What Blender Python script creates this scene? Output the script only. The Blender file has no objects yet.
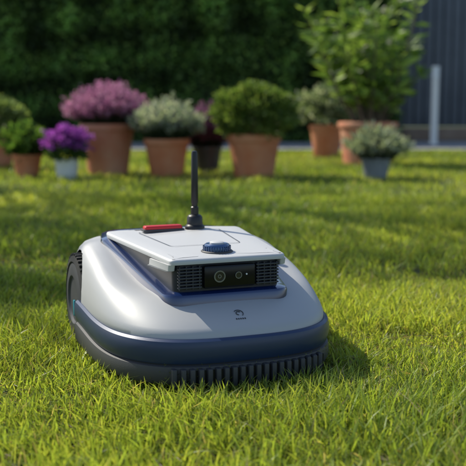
import bpy, bmesh, math, random
import numpy as np
from mathutils import Vector, Matrix, Euler
random.seed(4); rng=np.random.default_rng(4)
sc=bpy.context.scene
sc.view_settings.view_transform='Standard'; sc.view_settings.look='None'; sc.view_settings.exposure=0

# ---------------------------------------------------------------- materials
def new_mat(name):
    m=bpy.data.materials.new(name); m.use_nodes=True
    return m,m.node_tree,m.node_tree.nodes['Principled BSDF']
def simple(name,col,rough=.5,metal=0,coat=0,bump=0,bscale=200,var=0,vscale=6,col2=None):
    m,nt,b=new_mat(name)
    b.inputs['Base Color'].default_value=(*col,1); b.inputs['Roughness'].default_value=rough
    b.inputs['Metallic'].default_value=metal; b.inputs['Coat Weight'].default_value=coat
    b.inputs['Coat Roughness'].default_value=.18
    tc=nt.nodes.new('ShaderNodeTexCoord')
    if col2 is not None:
        n=nt.nodes.new('ShaderNodeTexNoise'); n.inputs['Scale'].default_value=vscale; n.inputs['Detail'].default_value=6
        nt.links.new(tc.outputs['Object'],n.inputs['Vector'])
        r=nt.nodes.new('ShaderNodeValToRGB'); r.color_ramp.elements[0].position=.35; r.color_ramp.elements[1].position=.68
        r.color_ramp.elements[0].color=(*col,1); r.color_ramp.elements[1].color=(*col2,1)
        nt.links.new(n.outputs['Fac'],r.inputs['Fac']); nt.links.new(r.outputs['Color'],b.inputs['Base Color'])
    if bump:
        n=nt.nodes.new('ShaderNodeTexNoise'); n.inputs['Scale'].default_value=bscale; n.inputs['Detail'].default_value=4
        nt.links.new(tc.outputs['Object'],n.inputs['Vector'])
        bp=nt.nodes.new('ShaderNodeBump'); bp.inputs['Strength'].default_value=bump; bp.inputs['Distance'].default_value=.002
        nt.links.new(n.outputs['Fac'],bp.inputs['Height']); nt.links.new(bp.outputs['Normal'],b.inputs['Normal'])
    return m
def leafmat(name,trans=.45,rough=.45,tint=(1.15,1.2,.6)):
    m,nt,b=new_mat(name)
    a=nt.nodes.new('ShaderNodeAttribute'); a.attribute_name='Col'
    nt.links.new(a.outputs['Color'],b.inputs['Base Color'])
    b.inputs['Roughness'].default_value=rough; b.inputs['Specular IOR Level'].default_value=.35
    t=nt.nodes.new('ShaderNodeBsdfTranslucent')
    mx=nt.nodes.new('ShaderNodeMix'); mx.data_type='RGBA'; mx.blend_type='MULTIPLY'; mx.inputs[0].default_value=1
    nt.links.new(a.outputs['Color'],mx.inputs[6]); mx.inputs[7].default_value=(*tint,1)
    nt.links.new(mx.outputs[2],t.inputs['Color'])
    ms=nt.nodes.new('ShaderNodeMixShader'); ms.inputs[0].default_value=trans
    out=nt.nodes['Material Output']
    nt.links.new(b.outputs[0],ms.inputs[1]); nt.links.new(t.outputs[0],ms.inputs[2]); nt.links.new(ms.outputs[0],out.inputs[0])
    return m
M_silver=simple('silver_paint',(.45,.455,.46),.50,.15,.0,bump=.10,bscale=1400)
M_silver2=simple('silver_plate',(.55,.555,.56),.52,.12,.0,bump=.10,bscale=1400)
M_blue=simple('navy_bumper',(.018,.038,.100),.40,.1,.2,bump=.08,bscale=900)
M_gloss=simple('gloss_blue',(.010,.028,.11),.14,.2,1)
M_dark=simple('dark_plastic',(.048,.050,.056),.55,0,0,bump=.15,bscale=700)
M_black=simple('black_plastic',(.012,.012,.014),.4)
M_side=simple('console_side',(.012,.016,.03),.35)
M_glass=simple('black_glass',(.005,.005,.007),.22)
M_glass.node_tree.nodes['Principled BSDF'].inputs['Specular IOR Level'].default_value=.3
M_lensg=simple('lens_glass',(.006,.006,.01),.04,0,1)
M_rubber=simple('tyre_rubber',(.02,.02,.02),.75,bump=.2,bscale=300)
M_red=simple('red_button',(.6,.02,.025),.35)
M_white=simple('white_paint',(.8,.8,.78),.5,bump=.1,bscale=60)
M_teal=simple('teal_plastic',(.02,.25,.33),.3)
M_terra=simple('terracotta',(.62,.20,.085),.8,bump=.5,bscale=60,vscale=7,col2=(.68,.29,.15))
M_terra2=simple('terracotta_weathered',(.60,.20,.105),.85,bump=.5,bscale=60,vscale=5,col2=(.66,.34,.21))
M_greypot=simple('grey_glaze',(.20,.22,.26),.5,vscale=9,col2=(.28,.30,.34))
M_darkpot=simple('dark_glaze',(.05,.045,.05),.45,vscale=9,col2=(.08,.07,.08))
M_soil=simple('soil',(.03,.02,.014),.95,bump=1,bscale=80,vscale=40,col2=(.07,.05,.035))
M_bark=simple('bark',(.10,.07,.045),.9,bump=1,bscale=40,vscale=20,col2=(.18,.14,.1))
M_leaf=leafmat('leaf'); M_grass=leafmat('grass_blade',.55,.38,(1.35,1.3,.5)); M_petal=leafmat('petal',.4,.6,(1.1,1,1.1))

# ---------------------------------------------------------------- mesh helpers
def link(o,parent=None):
    sc.collection.objects.link(o)
    if parent: o.parent=parent
    return o
def empty(name,loc=(0,0,0),rz=0):
    e=bpy.data.objects.new(name,None); e.location=loc; e.rotation_euler=(0,0,rz); e.empty_display_size=.1
    return link(e)
def tiled(name,V,faces,cols,mat,parent=None,smooth=False):
    n,k,_=V.shape
    idx=np.concatenate([np.array(f) for f in faces]); tot=np.array([len(f) for f in faces])
    loops=(idx[None,:]+(np.arange(n)*k)[:,None]).ravel().astype(np.int32)
    tots=np.tile(tot,n).astype(np.int32); starts=np.concatenate([[0],np.cumsum(tots)[:-1]]).astype(np.int32)
    me=bpy.data.meshes.new(name)
    me.vertices.add(n*k); me.vertices.foreach_set('co',V.reshape(-1).astype(np.float32))
    me.loops.add(len(loops)); me.loops.foreach_set('vertex_index',loops)
    me.polygons.add(len(tots)); me.polygons.foreach_set('loop_start',starts)
    try: me.polygons.foreach_set('loop_total',tots)
    except Exception: pass
    me.update(calc_edges=True)
    if cols is not None:
        ca=me.color_attributes.new('Col','FLOAT_COLOR','POINT')
        c=np.ones((n,k,4),np.float32)
        c[:,:,:3]=cols[:,None,:] if cols.ndim==2 else cols
        ca.data.foreach_set('color',c.ravel())
    me.materials.append(mat)
    if smooth: me.polygons.foreach_set('use_smooth',np.ones(len(tots),bool))
    o=bpy.data.objects.new(name,me); return link(o,parent)
def norm(v): return v/np.maximum(np.linalg.norm(v,axis=-1,keepdims=True),1e-9)
def leaves(name,P,D,L,W,C,mat,parent=None):
    n=len(P); D=norm(D); R=norm(np.cross(D,rng.normal(size=(n,3)))); N=np.cross(R,D)
    L=np.broadcast_to(L,(n,))[:,None]; W=np.broadcast_to(W,(n,))[:,None]
    V=np.stack([P,P+D*L*.5+R*W*.5+N*W*.12,P+D*L-N*W*.1,P+D*L*.5-R*W*.5+N*W*.12],1)
    return tiled(name,V,[(0,1,2),(0,2,3)],C,mat,parent)
def pymesh(name,V,F,mats,parent=None,smooth=True,angle=35,midx=None):
    me=bpy.data.meshes.new(name); me.from_pydata([tuple(v) for v in V],[],F)
    bm=bmesh.new(); bm.from_mesh(me); bmesh.ops.recalc_face_normals(bm,faces=bm.faces); bm.to_mesh(me); bm.free()
    for m in (mats if isinstance(mats,(list,tuple)) else [mats]): me.materials.append(m)
    if midx is not None: me.polygons.foreach_set('material_index',np.array(midx,np.int32))
    if smooth:
        me.polygons.foreach_set('use_smooth',np.ones(len(me.polygons),bool)); me.set_sharp_from_angle(angle=math.radians(angle))
    o=bpy.data.objects.new(name,me); return link(o,parent)
def loft(name,rings,mats,parent=None,cap0=True,cap1=True,angle=35,midx=None):
    n=len(rings[0]); V=[p for r in rings for p in r]; F=[];I=[]
    for k in range(len(rings)-1):
        for i in range(n):
            j=(i+1)%n; F.append((k*n+i,k*n+j,(k+1)*n+j,(k+1)*n+i)); I.append(midx[k] if midx else 0)
    if cap0: F.append(tuple(range(n))); I.append(midx[0] if midx else 0)
    if cap1: F.append(tuple((len(rings)-1)*n+i for i in range(n))); I.append(midx[-1] if midx else 0)
    return pymesh(name,V,F,mats,parent,True,angle,I)
def lathe(name,prof,mats,parent=None,seg=48,loc=(0,0,0),angle=35,cap=True,midx=None):
    rings=[[(loc[0]+r*math.cos(2*math.pi*i/seg),loc[1]+r*math.sin(2*math.pi*i/seg),loc[2]+z) for i in range(seg)] for r,z in prof]
    return loft(name,rings,mats,parent,cap,cap,angle,midx)
def box(name,c,s,mat,parent=None,bev=.0,rot=None,seg=2):
    bm=bmesh.new(); bmesh.ops.create_cube(bm,size=1)
    for v in bm.verts: v.co=Vector((v.co.x*s[0],v.co.y*s[1],v.co.z*s[2]))
    if bev: bmesh.ops.bevel(bm,geom=bm.edges[:],offset=bev,segments=seg,profile=.5,affect='EDGES')
    if rot: bmesh.ops.rotate(bm,verts=bm.verts,matrix=Euler(rot).to_matrix(),cent=(0,0,0))
    bmesh.ops.translate(bm,verts=bm.verts,vec=c)
    me=bpy.data.meshes.new(name); bm.to_mesh(me); bm.free(); me.materials.append(mat)
    if bev:
        me.polygons.foreach_set('use_smooth',np.ones(len(me.polygons),bool)); me.set_sharp_from_angle(angle=math.radians(40))
    return link(bpy.data.objects.new(name,me),parent)
def tube(name,pts,rad,mat,parent=None,seg=8):
    pts=[Vector(p) for p in pts]; rings=[]
    for i,p in enumerate(pts):
        d=(pts[min(i+1,len(pts)-1)]-pts[max(i-1,0)]).normalized()
        a=d.cross(Vector((.3,.9,.1))).normalized(); b=d.cross(a)
        rings.append([tuple(p+(a*math.cos(2*math.pi*j/seg)+b*math.sin(2*math.pi*j/seg))*rad[i]) for j in range(seg)])
    return loft(name,rings,mat,parent)
def join(objs,name):
    bpy.ops.object.select_all(action='DESELECT')
    for o in objs: o.select_set(True)
    bpy.context.view_layer.objects.active=objs[0]; bpy.ops.object.join()
    objs[0].name=name; return objs[0]

# ---------------------------------------------------------------- ground
def sheet(name,x0,x1,y0,y1,z,mat):
    me=bpy.data.meshes.new(name); me.from_pydata([(x0,y0,z),(x1,y0,z),(x1,y1,z),(x0,y1,z)],[],[(0,1,2,3)]); me.materials.append(mat)
    return link(bpy.data.objects.new(name,me))
M_lawn=simple('lawn_ground',(.04,.055,.016),.95,bump=1,bscale=90,vscale=9,col2=(.08,.10,.03))
sheet('lawn_ground',-150,150,-100,200,0,M_lawn)
M_pave,nt,b=new_mat('paving')
tc=nt.nodes.new('ShaderNodeTexCoord'); br=nt.nodes.new('ShaderNodeTexBrick')
br.inputs['Scale'].default_value=1; br.inputs['Brick Width'].default_value=.6; br.inputs['Row Height'].default_value=.4; br.inputs['Mortar Size'].default_value=.008
br.inputs['Color1'].default_value=(.25,.25,.26,1); br.inputs['Color2'].default_value=(.32,.32,.32,1); br.inputs['Mortar'].default_value=(.08,.08,.075,1)
nt.links.new(tc.outputs['Object'],br.inputs['Vector']); nt.links.new(br.outputs['Color'],b.inputs['Base Color']); b.inputs['Roughness'].default_value=.85
path=box('garden_path',(0,11.0,.0),(40,2.0,.05),M_pave,None)

# ---------------------------------------------------------------- robotic lawn mower
mow=empty('robotic_lawn_mower',(.0255,1.577,0),math.radians(21))
NS=144
def plan(w,yf,yb,nf=3.0,nb=4.0,yc=.30):
    pts=[]
    for i in range(NS):
        a=2*math.pi*i/NS; c,s=math.cos(a),math.sin(a); n=nf if s<0 else nb
        x=w*math.copysign(abs(c)**(2/n),c); h=(yc-yf) if s<0 else (yb-yc)
        pts.append((x,yc+h*math.copysign(abs(s)**(2/n),s)))
    return pts
def sstep(a,b_,t):
    t=min(1,max(0,(t-a)/(b_-a))); return t*t*(3-2*t)
def hullz(zf,zb,y,yf): return zf+(zb-zf)*sstep(0,.34,y-yf)
shell_def=[(.214,.016,.585,.088,.088),(.223,.006,.594,.100,.100),(.224,.008,.595,.108,.112),(.222,.018,.594,.116,.132),(.217,.038,.591,.128,.160),(.211,.062,.586,.140,.183),
 (.205,.080,.578,.148,.198),(.197,.092,.566,.153,.208),(.185,.102,.548,.1565,.2145),(.165,.115,.52,.158,.2175),(.12,.14,.48,.158,.2185)]
rings=[]
for w,yf,yb,zf,zb in shell_def:
    rings.append([(x,y,hullz(zf,zb,y,yf)) for x,y in plan(w,yf,yb)])
shell=loft('silver_shell',rings,[M_silver,M_black],mow,True,True,40)
def cyl_x(name,x0,x1,y,z,r,mat,parent,seg=64,prof=None):
    prof=prof or [(r,x0),(r,x1)]
    rr=[[(px,y+pr*math.cos(2*math.pi*i/seg),z+pr*math.sin(2*math.pi*i/seg)) for i in range(seg)] for pr,px in prof]
    return loft(name,rr,mat,parent)
WY,WZ,WR=.435,.096,.096
cuts=[cyl_x('cut',s*.165,s*.30,WY,WZ,WR+.008,M_black,mow) for s in (-1,1)]
for c in cuts:
    md=shell.modifiers.new('b','BOOLEAN'); md.object=c; md.operation='DIFFERENCE'; md.solver='EXACT'
bpy.context.view_layer.update()
me=bpy.data.meshes.new_from_object(shell.evaluated_get(bpy.context.evaluated_depsgraph_get()))
shell.modifiers.clear(); shell.data=me
for c in cuts: bpy.data.objects.remove(c)
for p in me.polygons:
    c=p.center; d=math.hypot(c.y-WY,c.z-WZ)
    p.use_smooth=True
    if abs(c.x)>.16 and d<WR+.0085 and abs(c.x)<.223 : p.material_index=1
me.set_sharp_from_angle(angle=math.radians(40))
loft('chassis',[[(x,y,z) for x,y in plan(.17,.05,.57)] for z in (.03,.087)],M_black,mow)
def bumper(name,prof,mats,midx,ymax=.36):
    N=90; cols=[math.pi+math.pi*i/N for i in range(N+1)]
    def pt(off,a):
        c,s=math.cos(a),math.sin(a); return (.226+off)*math.copysign(abs(c)**(2/3),c), .30+(.30+off)*math.copysign(abs(s)**(2/3),s)
    V=[];F=[];I=[]; K=len(prof)
    stations=[('s',-1,ymax),('s',-1,ymax-.03)]+[('a',a,0) for a in cols]+[('s',1,ymax-.03),('s',1,ymax)]
    for t,a,y in stations:
        for off,z in prof:
            if t=='a': x,yy=pt(off,a)
            else: x,yy=a*(.226+off),y
            lift=.010*sstep(.10,.36,yy)
            V.append((x,yy,z+lift*(1 if z>.04 else .3)))
    S=len(stations)
    for k in range(S-1):
        for j in range(K-1):
            F.append((k*K+j,(k+1)*K+j,(k+1)*K+j+1,k*K+j+1)); I.append(midx[j])
    F.append(tuple(range(K))); I.append(1); F.append(tuple((S-1)*K+j for j in range(K))); I.append(1)
    return pymesh(name,V,F,mats,mow,True,30,I)
prof=[(-.03,.088),(-.010,.099),(-.001,.1005),(.004,.097),(.0065,.088),(.0065,.074),(.003,.060),(.0015,.0575),(-.0005,.0555),(.0045,.053),(.006,.047),(.006,.030),(.002,.022),(-.012,.018),(-.03,.03)]
mi=[0,0,0,0,0,0,0,1,1,1,1,1,1,1]
bumper('bumper',prof,[M_blue,M_dark],mi)
ob=[]
for i in range(20):
    x=-.132+i*.0148
    sn=1-abs(x/.232)**3; y=.30-.306*sn**(1/3)
    ob.append(box('t',(x,y-.0040,.0345),(.0088,.013,.034),M_dark,None,.002))
    ob.append(box('t',(x+.0074,y-.0006,.0345),(.0066,.004,.026),M_black,None,.0))
j=join(ob,'bumper_grille'); j.parent=mow
def hood_z(y):
    pr=[(d[1],d[3]) for d in shell_def]
    for (a,za),(b_,zb_) in zip(pr[1:],pr[2:]):
        if a<=y<=b_: return za+(zb_-za)*(y-a)/(b_-a)
    return .158
sl=math.atan2(hood_z(.055)-hood_z(.035),.02)
def ring(name,r,t,c,rot,mat,n=40,a0=0,a1=2*math.pi):
    V=[];F=[]
    for i in range(n+1):
        a=a0+(a1-a0)*i/n
        for rr,zz in ((r-t,0),(r-t,.0008),(r+t,.0008),(r+t,0)):
            V.append(Vector((rr*math.cos(a),rr*math.sin(a),zz)))
    for i in range(n):
        for k in range(3): F.append((i*4+k,(i+1)*4+k,(i+1)*4+k+1,i*4+k+1))
    R=Euler(rot).to_matrix(); V=[R@v+Vector(c) for v in V]
    return pymesh(name,V,F,mat,mow,False)
ey=.044; ez=hood_z(ey)+.0006
ring('emblem_ring',.0085,.0006,(0,ey,ez),(sl,0,0),M_dark,40,-.9,.9+math.pi/2)
ring('emblem_inner',.0045,.0007,(0,ey,ez),(sl,0,0),M_dark,40,.6,4.6)
for k in range(5):
    box('emblem_letter_%d'%k,(-.008+.004*k,ey-.0125,hood_z(ey-.0125)+.0008),(.0022,.0030,.0006),M_dark,mow,0,(sl,0,0))

def rpoly(pts,r,seg=8):
    out=[];n=len(pts)
    for i in range(n):
        p=Vector(pts[i]);a=Vector(pts[i-1]);b_=Vector(pts[(i+1)%n]); rr=r[i] if isinstance(r,(list,tuple)) else r
        da=(a-p).normalized();db=(b_-p).normalized();ang=da.angle(db); d=rr/math.tan(ang/2)
        s=p+da*d;e=p+db*d
        for k in range(seg+1):
            t=k/seg; out.append(tuple((s*(1-t)**2+p*2*t*(1-t)+e*t*t)))
    return out
def inset(pts,d):
    n=len(pts);out=[]
    for i in range(n):
        a=Vector(pts[i-1]);b_=Vector(pts[(i+1)%n]); t=(b_-a).normalized(); nr=Vector((-t.y,t.x)); p=Vector(pts[i])+nr*d
        out.append((p.x,p.y))
    return out
CP=[(-.103,.096),(.103,.096),(.144,.42),(.118,.53),(-.118,.53),(-.144,.42)]
cr=[.02,.02,.06,.05,.05,.06]
C0=rpoly(CP,cr)
def tz(y): return .227+.008*sstep(.08,.40,y)-.012*sstep(.42,.55,y)
def hz(y): return hullz(.158,.2182,y,.108)
loft('gloss_trim',[[(x,y,hz(y)-.03) for x,y in inset(C0,-.018)],[(x,y,hz(y)+.000) for x,y in inset(C0,-.0185)],[(x,y,hz(y)+.005) for x,y in inset(C0,-.016)],[(x,y,hz(y)+.008) for x,y in inset(C0,-.008)],[(x,y,hz(y)+.0086) for x,y in inset(C0,.01)]],M_gloss,mow)
loft('console_body',[[(x,y,.14) for x,y in inset(C0,.001)],[(x,y,tz(y)-.012) for x,y in inset(C0,.002)],[(x,y,tz(y)-.006) for x,y in inset(C0,.010)]],M_side,mow)
TP=[(-.112,.088),(.112,.088),(.149,.42),(.122,.540),(-.122,.540),(-.149,.42)]
T0=rpoly(TP,[.014,.014,.06,.05,.05,.06])
loft('top_plate',[[(x,y,tz(y)-.0105) for x,y in inset(T0,.006)],[(x,y,tz(y)-.010) for x,y in inset(T0,.001)],[(x,y,tz(y)-.004) for x,y in T0],[(x,y,tz(y)-.001) for x,y in inset(T0,.002)],[(x,y,tz(y)) for x,y in inset(T0,.006)],[(x,y,tz(y)+.001) for x,y in inset(T0,.03)],[(x,y,tz(y)+.001) for x,y in inset(T0,.06)]],M_silver2,mow,angle=50)
for s in (-1,1):
    P=rpoly([(s*.102,.090),(s*.114,.093),(s*.126,.18),(s*.104,.18)] if s>0 else [(-.114,.093),(-.102,.090),(-.104,.18),(-.126,.18)],.004,3)
    loft('pillar',[[(x*.99,y+.02,.202) for x,y in P],[(x,y+.004,.206) for x,y in P],[(x,y,.2175) for x,y in P]],M_silver2,mow)
def seam(name,pts,w,mat):
    V=[];F=[]; inn=inset(pts,w); n=len(pts)
    for p in pts: V.append((p[0],p[1],tz(p[1])+.0018))
    for p in inn: V.append((p[0],p[1],tz(p[1])+.0018))
    for i in range(n): jn=(i+1)%n; F.append((i,jn,n+jn,n+i))
    return pymesh(name,V,F,mat,mow,False)
seam('lid_seam',rpoly([(-.072,.215),(.072,.215),(.090,.395),(-.090,.395)],.012,6),.0016,M_black)
box('stop_button_recess',(-.024,.432,tz(.43)+.0005),(.092,.030,.005),M_dark,mow,.0023)
box('stop_button',(-.024,.43,tz(.43)+.0050),(.084,.022,.010),M_red,mow,.0042,seg=4)
kz=tz(.145)
M_knob=simple('knob_blue',(.03,.08,.20),.25,.4,.6)
lathe('dial_base',[(.0300,-.004),(.0300,.0025),(.028,.004),(.012,.0042)],M_dark,mow,64,(-.004,.145,kz))
lathe('dial_knob',[(.0250,.003),(.0255,.009),(.0235,.0145),(.0205,.0165),(.014,.0155),(.002,.015)],M_knob,mow,64,(-.004,.145,kz))
lathe('dial_cap',[(.0135,.014),(.0135,.0185),(.0115,.0198),(.001,.0200)],M_silver2,mow,48,(-.004,.145,kz))
ob=[]
for i in range(30):
    a=2*math.pi*i/30; ob.append(box('r',(-.004+.0254*math.cos(a),.145+.0254*math.sin(a),kz+.008),(.002,.0018,.009),M_knob,None,0,(0,0,a)))
join(ob,'dial_ribs').parent=mow
ax,ay=.048,.428; az=tz(ay)
lathe('antenna_base',[(.0215,-.003),(.0215,.004),(.0205,.006),(.0175,.009),(.0165,.025),(.0135,.029),(.0085,.031)],M_black,mow,40,(ax,ay,az))
lathe('antenna_rod',[(.0085,.029),(.0085,.046),(.0065,.048),(.0065,.054),(.0078,.056),(.0074,.110),(.0068,.162),(.0052,.167),(.0012,.168)],M_black,mow,32,(ax,ay,az))
zc=.192
box('camera_panel',(0,.0915,zc),(.100,.012,.042),M_glass,mow,.004)
def disc_y(name,x,z,r,y0,y1,mat,inner=None,seg=40):
    prof=[(r,y1),(r,y0)] if inner is None else [(r,y1),(r,y0),(inner,y0),(inner,y0+.003)]
    rr=[[(x+pr*math.cos(2*math.pi*i/seg),py-.002,z+pr*math.sin(2*math.pi*i/seg)) for i in range(seg)] for pr,py in prof]
    return loft(name,rr,mat,mow)
M_lens=simple('lens_metal',(.22,.23,.25),.3,.8)
disc_y('lens_ring',-.021,zc+.001,.0110,.0845,.095,M_lens,.0086)
disc_y('lens_glass',-.021,zc+.001,.0086,.0862,.0895,M_lensg)
disc_y('lens_iris',-.021,zc+.001,.0036,.0852,.087,M_lens,.0022)
disc_y('sensor_ring',.016,zc+.001,.0065,.0853,.095,M_lens,.0050)
disc_y('sensor_glass',.016,zc+.001,.0050,.0864,.0895,M_lensg)
disc_y('led_a',.032,zc+.002,.0016,.0862,.095,M_white)
ob=[]
for s in (-1,1):
    for k in range(7):
        ob.append(box('s',(s*.0755,.0925,.1745+k*.0058),(.045,.008,.0028),M_dark,None,.001))
    for q in range(4):
        ob.append(box('s',(s*(.057+.0125*q),.0935,.192),(.0016,.006,.042),M_dark,None,0))
join(ob,'vent_louvres').parent=mow
for s in (-1,1):
    xo=s*.219; xi=s*.176
    cyl_x('wheel_tyre',0,0,WY,WZ,WR,M_rubber,mow,72,[(WR-.012,xi),(WR-.003,xi+s*.004),(WR-.001,s*.20),(WR-.004,xo-s*.003),(WR-.016,xo),(WR-.020,xo-s*.004)])
    cyl_x('wheel_cover',0,0,WY,WZ,.07,M_dark,mow,72,[(WR-.020,xo-s*.010),(WR-.020,xo-s*.002),(WR-.030,xo+s*.001),(WR-.045,xo+s*.0015),(WR-.050,xo-s*.003),(.004,xo-s*.003)])
    ob=[]
    for i in range(44):
        a=2*math.pi*i/44
        ob.append(box('l',(s*.198,WY+math.cos(a)*(WR-.001),WZ+math.sin(a)*(WR-.001)),(.036,.006,.005),M_rubber,None,.001,(a+math.pi/2,0,0)))
    join(ob,'wheel_lugs').parent=mow
    cyl_x('castor',s*.10,s*.13,.10,.032,.032,M_rubber,mow,32)
    box('side_light',(s*.2295,.372,.092),(.004,.010,.032),M_teal,mow,.0015)
box('rear_handle',(0,.598,.15),(.20,.022,.05),M_dark,mow,.008)
n=150; xx=rng.uniform(-.17,.19,n); yy=.30-(.30+.0068)*(1-np.abs(xx/.2328)**3)**(1/3); zz=.030+.03*rng.random(n)**2
P=np.stack([xx,yy-.0008,zz],1); D=np.stack([rng.normal(size=n),np.zeros(n)-.05,rng.normal(size=n)],1)
leaves('grass_clippings',P,D,rng.uniform(.003,.009,n),.0012,np.array([.22,.26,.07])*rng.uniform(.5,1.1,(n,1)),M_grass,mow)

# ---------------------------------------------------------------- lawn grass
def lawn_points(n,y0,y1,side):
    Y=rng.uniform(y0,y1,n*3); X=rng.uniform(-1,1,n*3)*(.28*y1+side)
    k=np.abs(X)<.28*Y+side
    return X[k][:n],Y[k][:n]
def wav(X,Y,s,seed):
    r=np.random.default_rng(seed); v=0
    for i in range(7):
        a=r.uniform(0,6.28); f=s*r.uniform(.6,1.9); v=v+np.sin(X*math.cos(a)*f+Y*math.sin(a)*f+r.uniform(0,6.28))
    return v/3.5
parts=[]
th=math.radians(21)
for n,y0,y1,side,wd,hh in ((98000,.95,2.6,.35,.0028,.038),(80000,2.6,5.0,.5,.0042,.040),(66000,5.0,9.95,.8,.0065,.042)):
    X,Y=lawn_points(n,y0,y1,side)
    dx=X-.0255;dy=Y-1.577; lx=dx*math.cos(th)+dy*math.sin(th); ly=-dx*math.sin(th)+dy*math.cos(th)
    u=np.abs(lx)/.212; v=np.where(ly<.3,(.3-ly)/.285,(ly-.3)/.28)
    keep=~((u**3+np.abs(v)**3)<1)
    thin=wav(X,Y,9,3)+.5*wav(X,Y,25,5); keep&=~((thin>.8)&(rng.random(len(X))<.65))
    X=X[keep];Y=Y[keep]; parts.append(np.stack([X,Y,np.full(len(X),wd),np.full(len(X),hh)],1))
G=np.concatenate(parts); n=len(G); X,Y,wd,hh=G.T
h=hh*(.45+.9*rng.random(n)**1.5)*(1+.30*wav(X,Y,7,11)+.2*wav(X,Y,24,12)); h=np.clip(h,.014,.072)
w=wd*rng.uniform(.6,1.35,n)
az_=rng.uniform(0,2*math.pi,n); lean=np.abs(rng.normal(0,.55,n))+.08
d=np.stack([np.cos(az_)+.5*wav(X,Y,5,51),np.sin(az_)+.5*wav(X,Y,5,52),np.zeros(n)],1)
fa=rng.uniform(0,2*math.pi,n); R=np.stack([np.cos(fa),np.sin(fa),np.zeros(n)],1)
B=np.stack([X,Y,np.full(n,-.002)],1); up=np.array([0,0,1.])
def at(t):
    return B+d*(h*lean*(t**1.8))[:,None]*1.1+up*(h*(t-.22*np.minimum(lean,1.2)*t**2.4))[:,None]
p1,p2,p3=at(.38),at(.72),at(1.)
W=w[:,None]
V=np.stack([B-R*W*.4,B+R*W*.4,p1+R*W*.5,p1-R*W*.5,p2+R*W*.36,p2-R*W*.36,p3],1)
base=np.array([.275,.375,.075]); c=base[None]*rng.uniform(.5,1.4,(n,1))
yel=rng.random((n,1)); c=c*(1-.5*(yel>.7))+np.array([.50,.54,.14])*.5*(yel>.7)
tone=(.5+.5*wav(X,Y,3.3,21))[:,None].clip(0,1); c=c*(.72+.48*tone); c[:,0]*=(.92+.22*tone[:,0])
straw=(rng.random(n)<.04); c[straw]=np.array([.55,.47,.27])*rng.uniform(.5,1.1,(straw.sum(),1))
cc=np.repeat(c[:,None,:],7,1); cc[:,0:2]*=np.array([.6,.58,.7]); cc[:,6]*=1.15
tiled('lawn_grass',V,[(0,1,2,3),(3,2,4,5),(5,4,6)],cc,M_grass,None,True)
n=14000; X,Y=lawn_points(n,.95,3.2,.3); n=len(X); P=np.stack([X,Y,rng.uniform(.002,.016,n)],1)
D=np.stack([rng.normal(size=n),rng.normal(size=n),rng.normal(0,.2,n)],1)
leaves('lawn_thatch',P,D,rng.uniform(.015,.05,n),.0018,np.array([.36,.28,.15])*rng.uniform(.4,1.1,(n,1)),M_grass)

# ---------------------------------------------------------------- potted plants
def pot(parent,w,hh,mat,rim=.14,taper=.70):
    R=w/2; r=R*taper
    pr=[(r*.96,0),(r,.006),(r+(R*.93-r)*.5,hh*.42),(R*.93,hh*(1-rim)),(R*.985,hh*(1-rim)+.004),(R,hh*(1-rim)+.012),(R,hh-.01),(R*.985,hh-.002),(R*.95,hh),(R*.90,hh-.004),(R*.88,hh*.86)]
    lathe('pot',pr,mat,parent,56,angle=30)
    lathe('soil',[(R*.885,hh*.85),(R*.885,hh*.90),(R*.4,hh*.925),(.003,hh*.93)],M_soil,parent,40)
def clump(parent,name,c,rad,n,L,W,cols,mat,zmin=-.55,lump=.12,shell=.5,dirup=.35):
    D=norm(rng.normal(size=(n*2,3))); D=D[D[:,2]>zmin][:n]; n=len(D)
    lm=1+lump*(np.sin(D[:,0]*7+1)*np.sin(D[:,1]*6+2)+np.sin(D[:,2]*9+D[:,0]*5))
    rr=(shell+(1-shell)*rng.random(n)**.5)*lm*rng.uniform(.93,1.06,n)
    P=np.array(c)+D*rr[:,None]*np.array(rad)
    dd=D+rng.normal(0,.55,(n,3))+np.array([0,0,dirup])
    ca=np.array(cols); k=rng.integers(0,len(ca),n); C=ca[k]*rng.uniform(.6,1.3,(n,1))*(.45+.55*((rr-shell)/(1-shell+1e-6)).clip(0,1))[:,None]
    return leaves(name,P,dd,L*rng.uniform(.6,1.3,n),W*rng.uniform(.7,1.3,n),C,mat,parent)
def spikes(parent,name,c,base_r,Ht,spread,ns,per,L,W,green,flower,ff,mat,hv=(.85,1.08)):
    a=rng.uniform(0,2*math.pi,ns); q=np.sqrt(rng.random(ns)); hs=Ht*(1-.5*q**2)*rng.uniform(*hv,ns)
    b0=np.stack([np.cos(a)*q*base_r,np.sin(a)*q*base_r,np.zeros(ns)],1)
    tip=np.stack([np.cos(a)*q*spread,np.sin(a)*q*spread,hs],1)+rng.normal(0,.014,(ns,3))
    t=rng.uniform(.12,1,(ns,per)); T=t[...,None]
    P=b0[:,None]*(1-T)+tip[:,None]*T; P[...,2]+=(.06*Ht*np.sin(t*math.pi)*q[:,None])
    P=P.reshape(-1,3)+rng.normal(0,.006,(ns*per,3))+np.array(c); t=t.ravel(); n=len(P)
    ax=np.repeat(norm(tip-b0),per,0); D=ax*1.0+rng.normal(0,.6,(n,3))
    g=np.array(green);f=np.array(flower); isf=t>(1-ff)
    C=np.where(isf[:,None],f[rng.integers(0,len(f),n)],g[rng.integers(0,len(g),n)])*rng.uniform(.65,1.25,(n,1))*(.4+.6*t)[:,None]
    return leaves(name,P,D,L*rng.uniform(.6,1.3,n),W*rng.uniform(.7,1.3,n),C,mat,parent)
GREEN=[(.07,.14,.035),(.10,.18,.04),(.14,.22,.055)]
e=empty('potted_primrose',(-1.42,6.39,0)); pot(e,.21,.165,M_terra)
spikes(e,'foliage',(0,0,.15),.07,.19,.16,80,26,.05,.024,[(.07,.15,.03),(.12,.22,.04)],[(.13,.25,.05),(.18,.28,.06)],.4,M_leaf,(.6,1.3))
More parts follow.
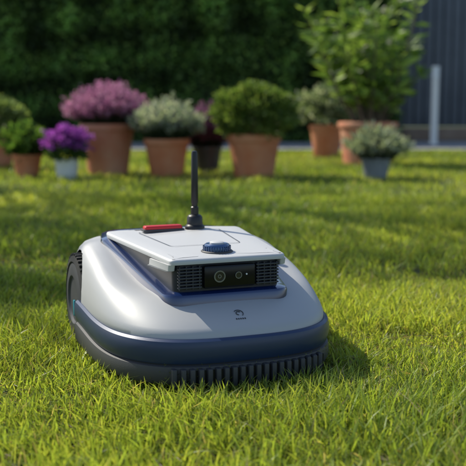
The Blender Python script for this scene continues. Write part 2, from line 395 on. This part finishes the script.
e=empty('potted_chrysanthemum',(-1.117,6.22,0)); pot(e,.165,.145,M_white,.12,.78)
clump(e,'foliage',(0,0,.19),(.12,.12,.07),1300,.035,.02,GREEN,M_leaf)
clump(e,'blossoms',(.0,0,.245),(.135,.13,.105),2300,.024,.018,[(.50,.11,.52),(.62,.22,.64),(.38,.07,.46),(.48,.12,.58)],M_petal,-.3,.2)
e=empty('potted_heather',(-.90,6.67,0)); pot(e,.40,.37,M_terra2)
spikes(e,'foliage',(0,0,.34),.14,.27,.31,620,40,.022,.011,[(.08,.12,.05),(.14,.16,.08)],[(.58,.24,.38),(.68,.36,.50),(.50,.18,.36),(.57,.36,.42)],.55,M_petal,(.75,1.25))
e=empty('potted_lavender',(-.463,6.48,0)); pot(e,.32,.27,M_terra,.17)
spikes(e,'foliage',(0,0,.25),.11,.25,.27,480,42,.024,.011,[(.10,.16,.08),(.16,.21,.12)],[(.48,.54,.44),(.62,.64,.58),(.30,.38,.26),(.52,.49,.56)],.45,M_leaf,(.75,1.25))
e=empty('potted_heather',(-.19,6.85,0)); pot(e,.22,.20,M_darkpot)
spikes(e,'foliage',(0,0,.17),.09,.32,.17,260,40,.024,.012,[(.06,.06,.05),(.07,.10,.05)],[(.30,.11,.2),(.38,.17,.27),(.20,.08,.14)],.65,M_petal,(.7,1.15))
e=empty('potted_boxwood',(.145,6.39,0)); pot(e,.375,.305,M_terra,.18,.72)
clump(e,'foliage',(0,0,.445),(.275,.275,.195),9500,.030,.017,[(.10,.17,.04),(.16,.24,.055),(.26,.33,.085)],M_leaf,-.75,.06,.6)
tube('trunk',[(0,0,.25),(.005,0,.42)],[.02,.015],M_bark,e)
e=empty('potted_shrub',(.894,8.9,0)); pot(e,.33,.31,M_terra)
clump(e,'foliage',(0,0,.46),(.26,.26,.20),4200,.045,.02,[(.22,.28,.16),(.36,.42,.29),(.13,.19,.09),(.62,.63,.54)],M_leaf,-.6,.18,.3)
e=empty('potted_oleander',(1.13,7.8,0)); pot(e,.50,.36,M_terra2,.14,.8)
Ps=[];Ds=[];Ls=[];st=[];tips=[]
for k in range(26):
    a=rng.uniform(0,6.28); q=rng.random()**.5; Ht=rng.uniform(.45,1.3)*(1-.1*q)
    p0=np.array([math.cos(a)*q*.12,math.sin(a)*q*.12,.33]); p3=np.array([math.cos(a)*q*.54-.09,math.sin(a)*q*.45,.33+Ht])
    mid=(p0+p3)/2+np.array([math.cos(a),math.sin(a),0])*.03*q
    pts=[p0,(p0+mid)/2+rng.normal(0,.01,3),mid,(mid+p3)/2+rng.normal(0,.02,3),p3+rng.normal(0,.03,3)]
    tips.append(pts[4])
    st.append(tube('s',pts,[.009,.008,.007,.005,.003],M_bark,None,6))
    for t in np.linspace(.25,1,int(17*Ht)+6):
        f=t*4; i=min(3,int(f)); p=pts[i]*(1-(f-i))+pts[i+1]*(f-i)
        for q2 in range(3):
            Ps.append(p+rng.normal(0,.006,3)); dd=rng.normal(size=3); dd[2]=abs(dd[2])*.6-.1; Ds.append(dd); Ls.append(rng.uniform(.09,.19))
j=join(st,'stems'); j.parent=e
Ps=np.array(Ps);Ds=np.array(Ds);Ls=np.array(Ls); n=len(Ps)
co_=np.array([(.12,.20,.045),(.20,.31,.07),(.32,.43,.11)])
leaves('foliage',Ps,Ds,Ls,Ls*.25,co_[rng.integers(0,3,n)]*rng.uniform(.7,1.3,(n,1)),M_leaf,e)
tips=np.array(tips)[:10]; n=len(tips)*18
P=np.repeat(tips,18,0)+rng.normal(0,.018,(n,3))
leaves('blossoms',P,rng.normal(size=(n,3)),.026,.018,np.array([.70,.68,.60])*rng.uniform(.8,1.1,(n,1)),M_petal,e)
e=empty('potted_helichrysum',(.96,6.23,0)); pot(e,.205,.15,M_greypot)
spikes(e,'foliage',(0,0,.13),.07,.20,.23,190,34,.032,.013,[(.16,.21,.15),(.22,.27,.2)],[(.40,.44,.37),(.50,.54,.46),(.30,.35,.26)],.6,M_leaf,(.7,1.2))
e=empty('potted_bush',(-1.86,7.3,0)); pot(e,.30,.22,M_terra2)
clump(e,'foliage',(0,0,.36),(.22,.22,.20),4500,.035,.018,[(.20,.27,.10),(.32,.40,.16),(.12,.18,.06)],M_leaf,-.7,.1,.5)

# ---------------------------------------------------------------- hedge, fence, bollard
hedge=empty('hedge',(0,0,0))
HX0,HX1,HY,HH=-9.0,2.05,12.05,2.6
M_hcore=simple('hedge_core',(.016,.025,.009),1,vscale=12,col2=(.035,.05,.018))
box('hedge_core',((HX0+HX1)/2,HY+.55,HH/2-.05),(HX1-HX0-.15,.9,HH-.1),M_hcore,hedge)
def hd(X,Z): return .07*wav(X,Z,2.2,31)+.06*wav(X,Z,7,32)
ca=np.array([(.06,.115,.03),(.085,.15,.035),(.13,.20,.05),(.05,.09,.025)])
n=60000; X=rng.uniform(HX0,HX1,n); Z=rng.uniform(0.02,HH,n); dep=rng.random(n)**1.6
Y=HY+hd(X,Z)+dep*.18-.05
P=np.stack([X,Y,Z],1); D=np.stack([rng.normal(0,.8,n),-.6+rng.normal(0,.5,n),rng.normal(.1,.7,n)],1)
C=2.2*ca[rng.integers(0,4,n)]*rng.uniform(.5,1.4,(n,1))*(1-.6*dep)[:,None]*(1+.8*wav(X,Z,8,33)[:,None]).clip(.25,2.2)  # front leaf colours brightened in patches to imitate sunlit highlights
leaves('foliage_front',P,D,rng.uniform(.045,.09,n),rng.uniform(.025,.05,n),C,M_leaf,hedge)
n=16000; X=rng.uniform(HX0,HX1,n); Y=rng.uniform(HY,HY+1.05,n); P=np.stack([X,Y,HH+rng.normal(0,.05,n)+.06*wav(X,Y,5,8)],1)
leaves('foliage_top',P,rng.normal(0,.7,(n,3))+[0,0,.5],.07,.04,ca[rng.integers(0,4,n)]*1.0,M_leaf,hedge)
n=6000; Y=rng.uniform(HY,HY+1.05,n); Z=rng.uniform(0,HH,n); P=np.stack([HX1+.03+rng.normal(0,.05,n),Y,Z],1)
leaves('foliage_end',P,rng.normal(0,.7,(n,3))+[.5,0,0],.07,.04,ca[rng.integers(0,4,n)],M_leaf,hedge)

fence=empty('garden_fence',(0,0,0))
M_fence=simple('painted_boards',(.11,.125,.15),.6,bump=.3,bscale=20,vscale=2.5,col2=(.15,.168,.195))
ob=[]
x=1.6
while x<9.5:
    ob.append(box('b',(x,13.25+rng.uniform(-.002,.002),1.45),(.112,.022,2.5),M_fence,None,.004)); x+=.1285
join(ob,'boards').parent=fence
M_gap_blocker=simple('gap_blocker_dark',(.03,.035,.045),.8)
box('gap_light_blocker',(5.55,13.275,1.45),(8.0,.012,2.5),M_gap_blocker,fence)  # dark sheet added behind the boards so no light shows through the gaps
ob=[box('r',(5.5,13.305,z),(8,.04,.09),M_fence,None,0) for z in (.45,1.45,2.45)]
ob+=[box('p',(xx,13.38,1.35),(.1,.1,2.75),M_fence,None,.004) for xx in (1.7,3.5,5.3,7.1,8.9)]
join(ob,'rails_and_posts').parent=fence
M_sleeper=simple('timber_edging',(.24,.165,.12),.85,bump=.6,bscale=30,vscale=6,col2=(.32,.23,.17))
box('timber_edging',(5.6,12.55,.10),(7.0,.12,.20),M_sleeper,None,.012)
box('flower_bed',(5.6,12.93,.06),(7.0,.62,.20),M_soil,None,.0)
box('garden_patio',(5.8,12.24,.0),(7.2,.47,.048),M_pave,None)

bol=empty('bollard_light',(2.44,11.3,.025))
lathe('post',[(.055,0),(.055,.012),(.043,.014),(.043,.78)],M_white,bol,32)
lathe('lamp_head',[(.043,.781),(.046,.785),(.046,.90),(.044,.905)],simple('frosted_lens',(.75,.77,.78),.25),bol,32)
lathe('cap',[(.048,.906),(.048,.93),(.044,.938),(.003,.94)],M_white,bol,32)

# ---------------------------------------------------------------- garden trees (cast the dappled shade)
def tree(name,loc,Ht,cr,z0,nclump,per,seed):
    r=np.random.default_rng(seed); e=empty(name,loc); ch=Ht-z0+.3
    tr=[(0,0,-.05),(.05,.03,Ht*.25),(.0,.08,Ht*.5),(.08,.02,Ht*.78),(.05,.0,Ht)]
    obs=[tube('t',tr,[.12,.09,.065,.04,.02],M_bark,None,12)]
    P=[];D=[]
    for k in range(nclump):
        a=r.uniform(0,6.28); q=r.random()**.5; zc=z0+ch*r.random()
        env=math.sqrt(max(.05,1-((zc-(z0+ch*.5))/(ch*.58))**2))
        c=np.array([math.cos(a)*q*cr*env,math.sin(a)*q*cr*env,zc])
        s=np.array([.04,.03,max(z0*.8,zc-.5-q*cr*.45)]); m=(s+c)/2+np.array([0,0,.12])
        obs.append(tube('l',[s,m,c],[.025,.015,.005],M_bark,None,5))
        rr=r.uniform(.13,.30); pp=r.normal(0,.5,(per,3))*rr*np.array([1.3,1.3,.7])+c
        P.append(pp); D.append(r.normal(size=(per,3)))
    join(obs,'trunk_and_limbs').parent=e
    P=np.concatenate(P);D=np.concatenate(D);n=len(P)
    leaves('crown',P,D,.085*rng.uniform(.7,1.3,n),.05,ca[rng.integers(0,4,n)],M_leaf,e)
tree('apple_tree',(-3.3,6.7,0),6.0,1.5,2.6,56,80,5)
tree('apple_tree',(-3.95,4.9,0),4.2,1.0,2.1,28,80,9)

# ---------------------------------------------------------------- light, world, camera
SUN_AZ=math.radians(-54); SUN_EL=math.radians(44)
sd=Vector((math.sin(SUN_AZ)*math.cos(SUN_EL),math.cos(SUN_AZ)*math.cos(SUN_EL),math.sin(SUN_EL)))
L=bpy.data.lights.new('sun','SUN'); L.energy=5.0; L.angle=math.radians(.53); L.color=(1,.94,.80)
lo=link(bpy.data.objects.new('sun',L)); lo.rotation_euler=sd.to_track_quat('Z','Y').to_euler(); lo.location=(-6,6,8)
w=bpy.data.worlds.new('World'); sc.world=w; w.use_nodes=True; nt=w.node_tree
sk=nt.nodes.new('ShaderNodeTexSky'); sk.sky_type='NISHITA'; sk.sun_disc=False; sk.sun_elevation=SUN_EL; sk.sun_rotation=SUN_AZ
nt.links.new(sk.outputs[0],nt.nodes['Background'].inputs[0]); nt.nodes['Background'].inputs[1].default_value=.15
cam=bpy.data.cameras.new('camera'); co=link(bpy.data.objects.new('camera',cam)); sc.camera=co
co.location=(0,0,.5); co.rotation_euler=(math.radians(90-7.87),0,0)
cam.sensor_width=36; cam.lens=71.5; cam.clip_start=.05; cam.clip_end=600
cam.dof.use_dof=True; cam.dof.focus_distance=1.70; cam.dof.aperture_fstop=4.8
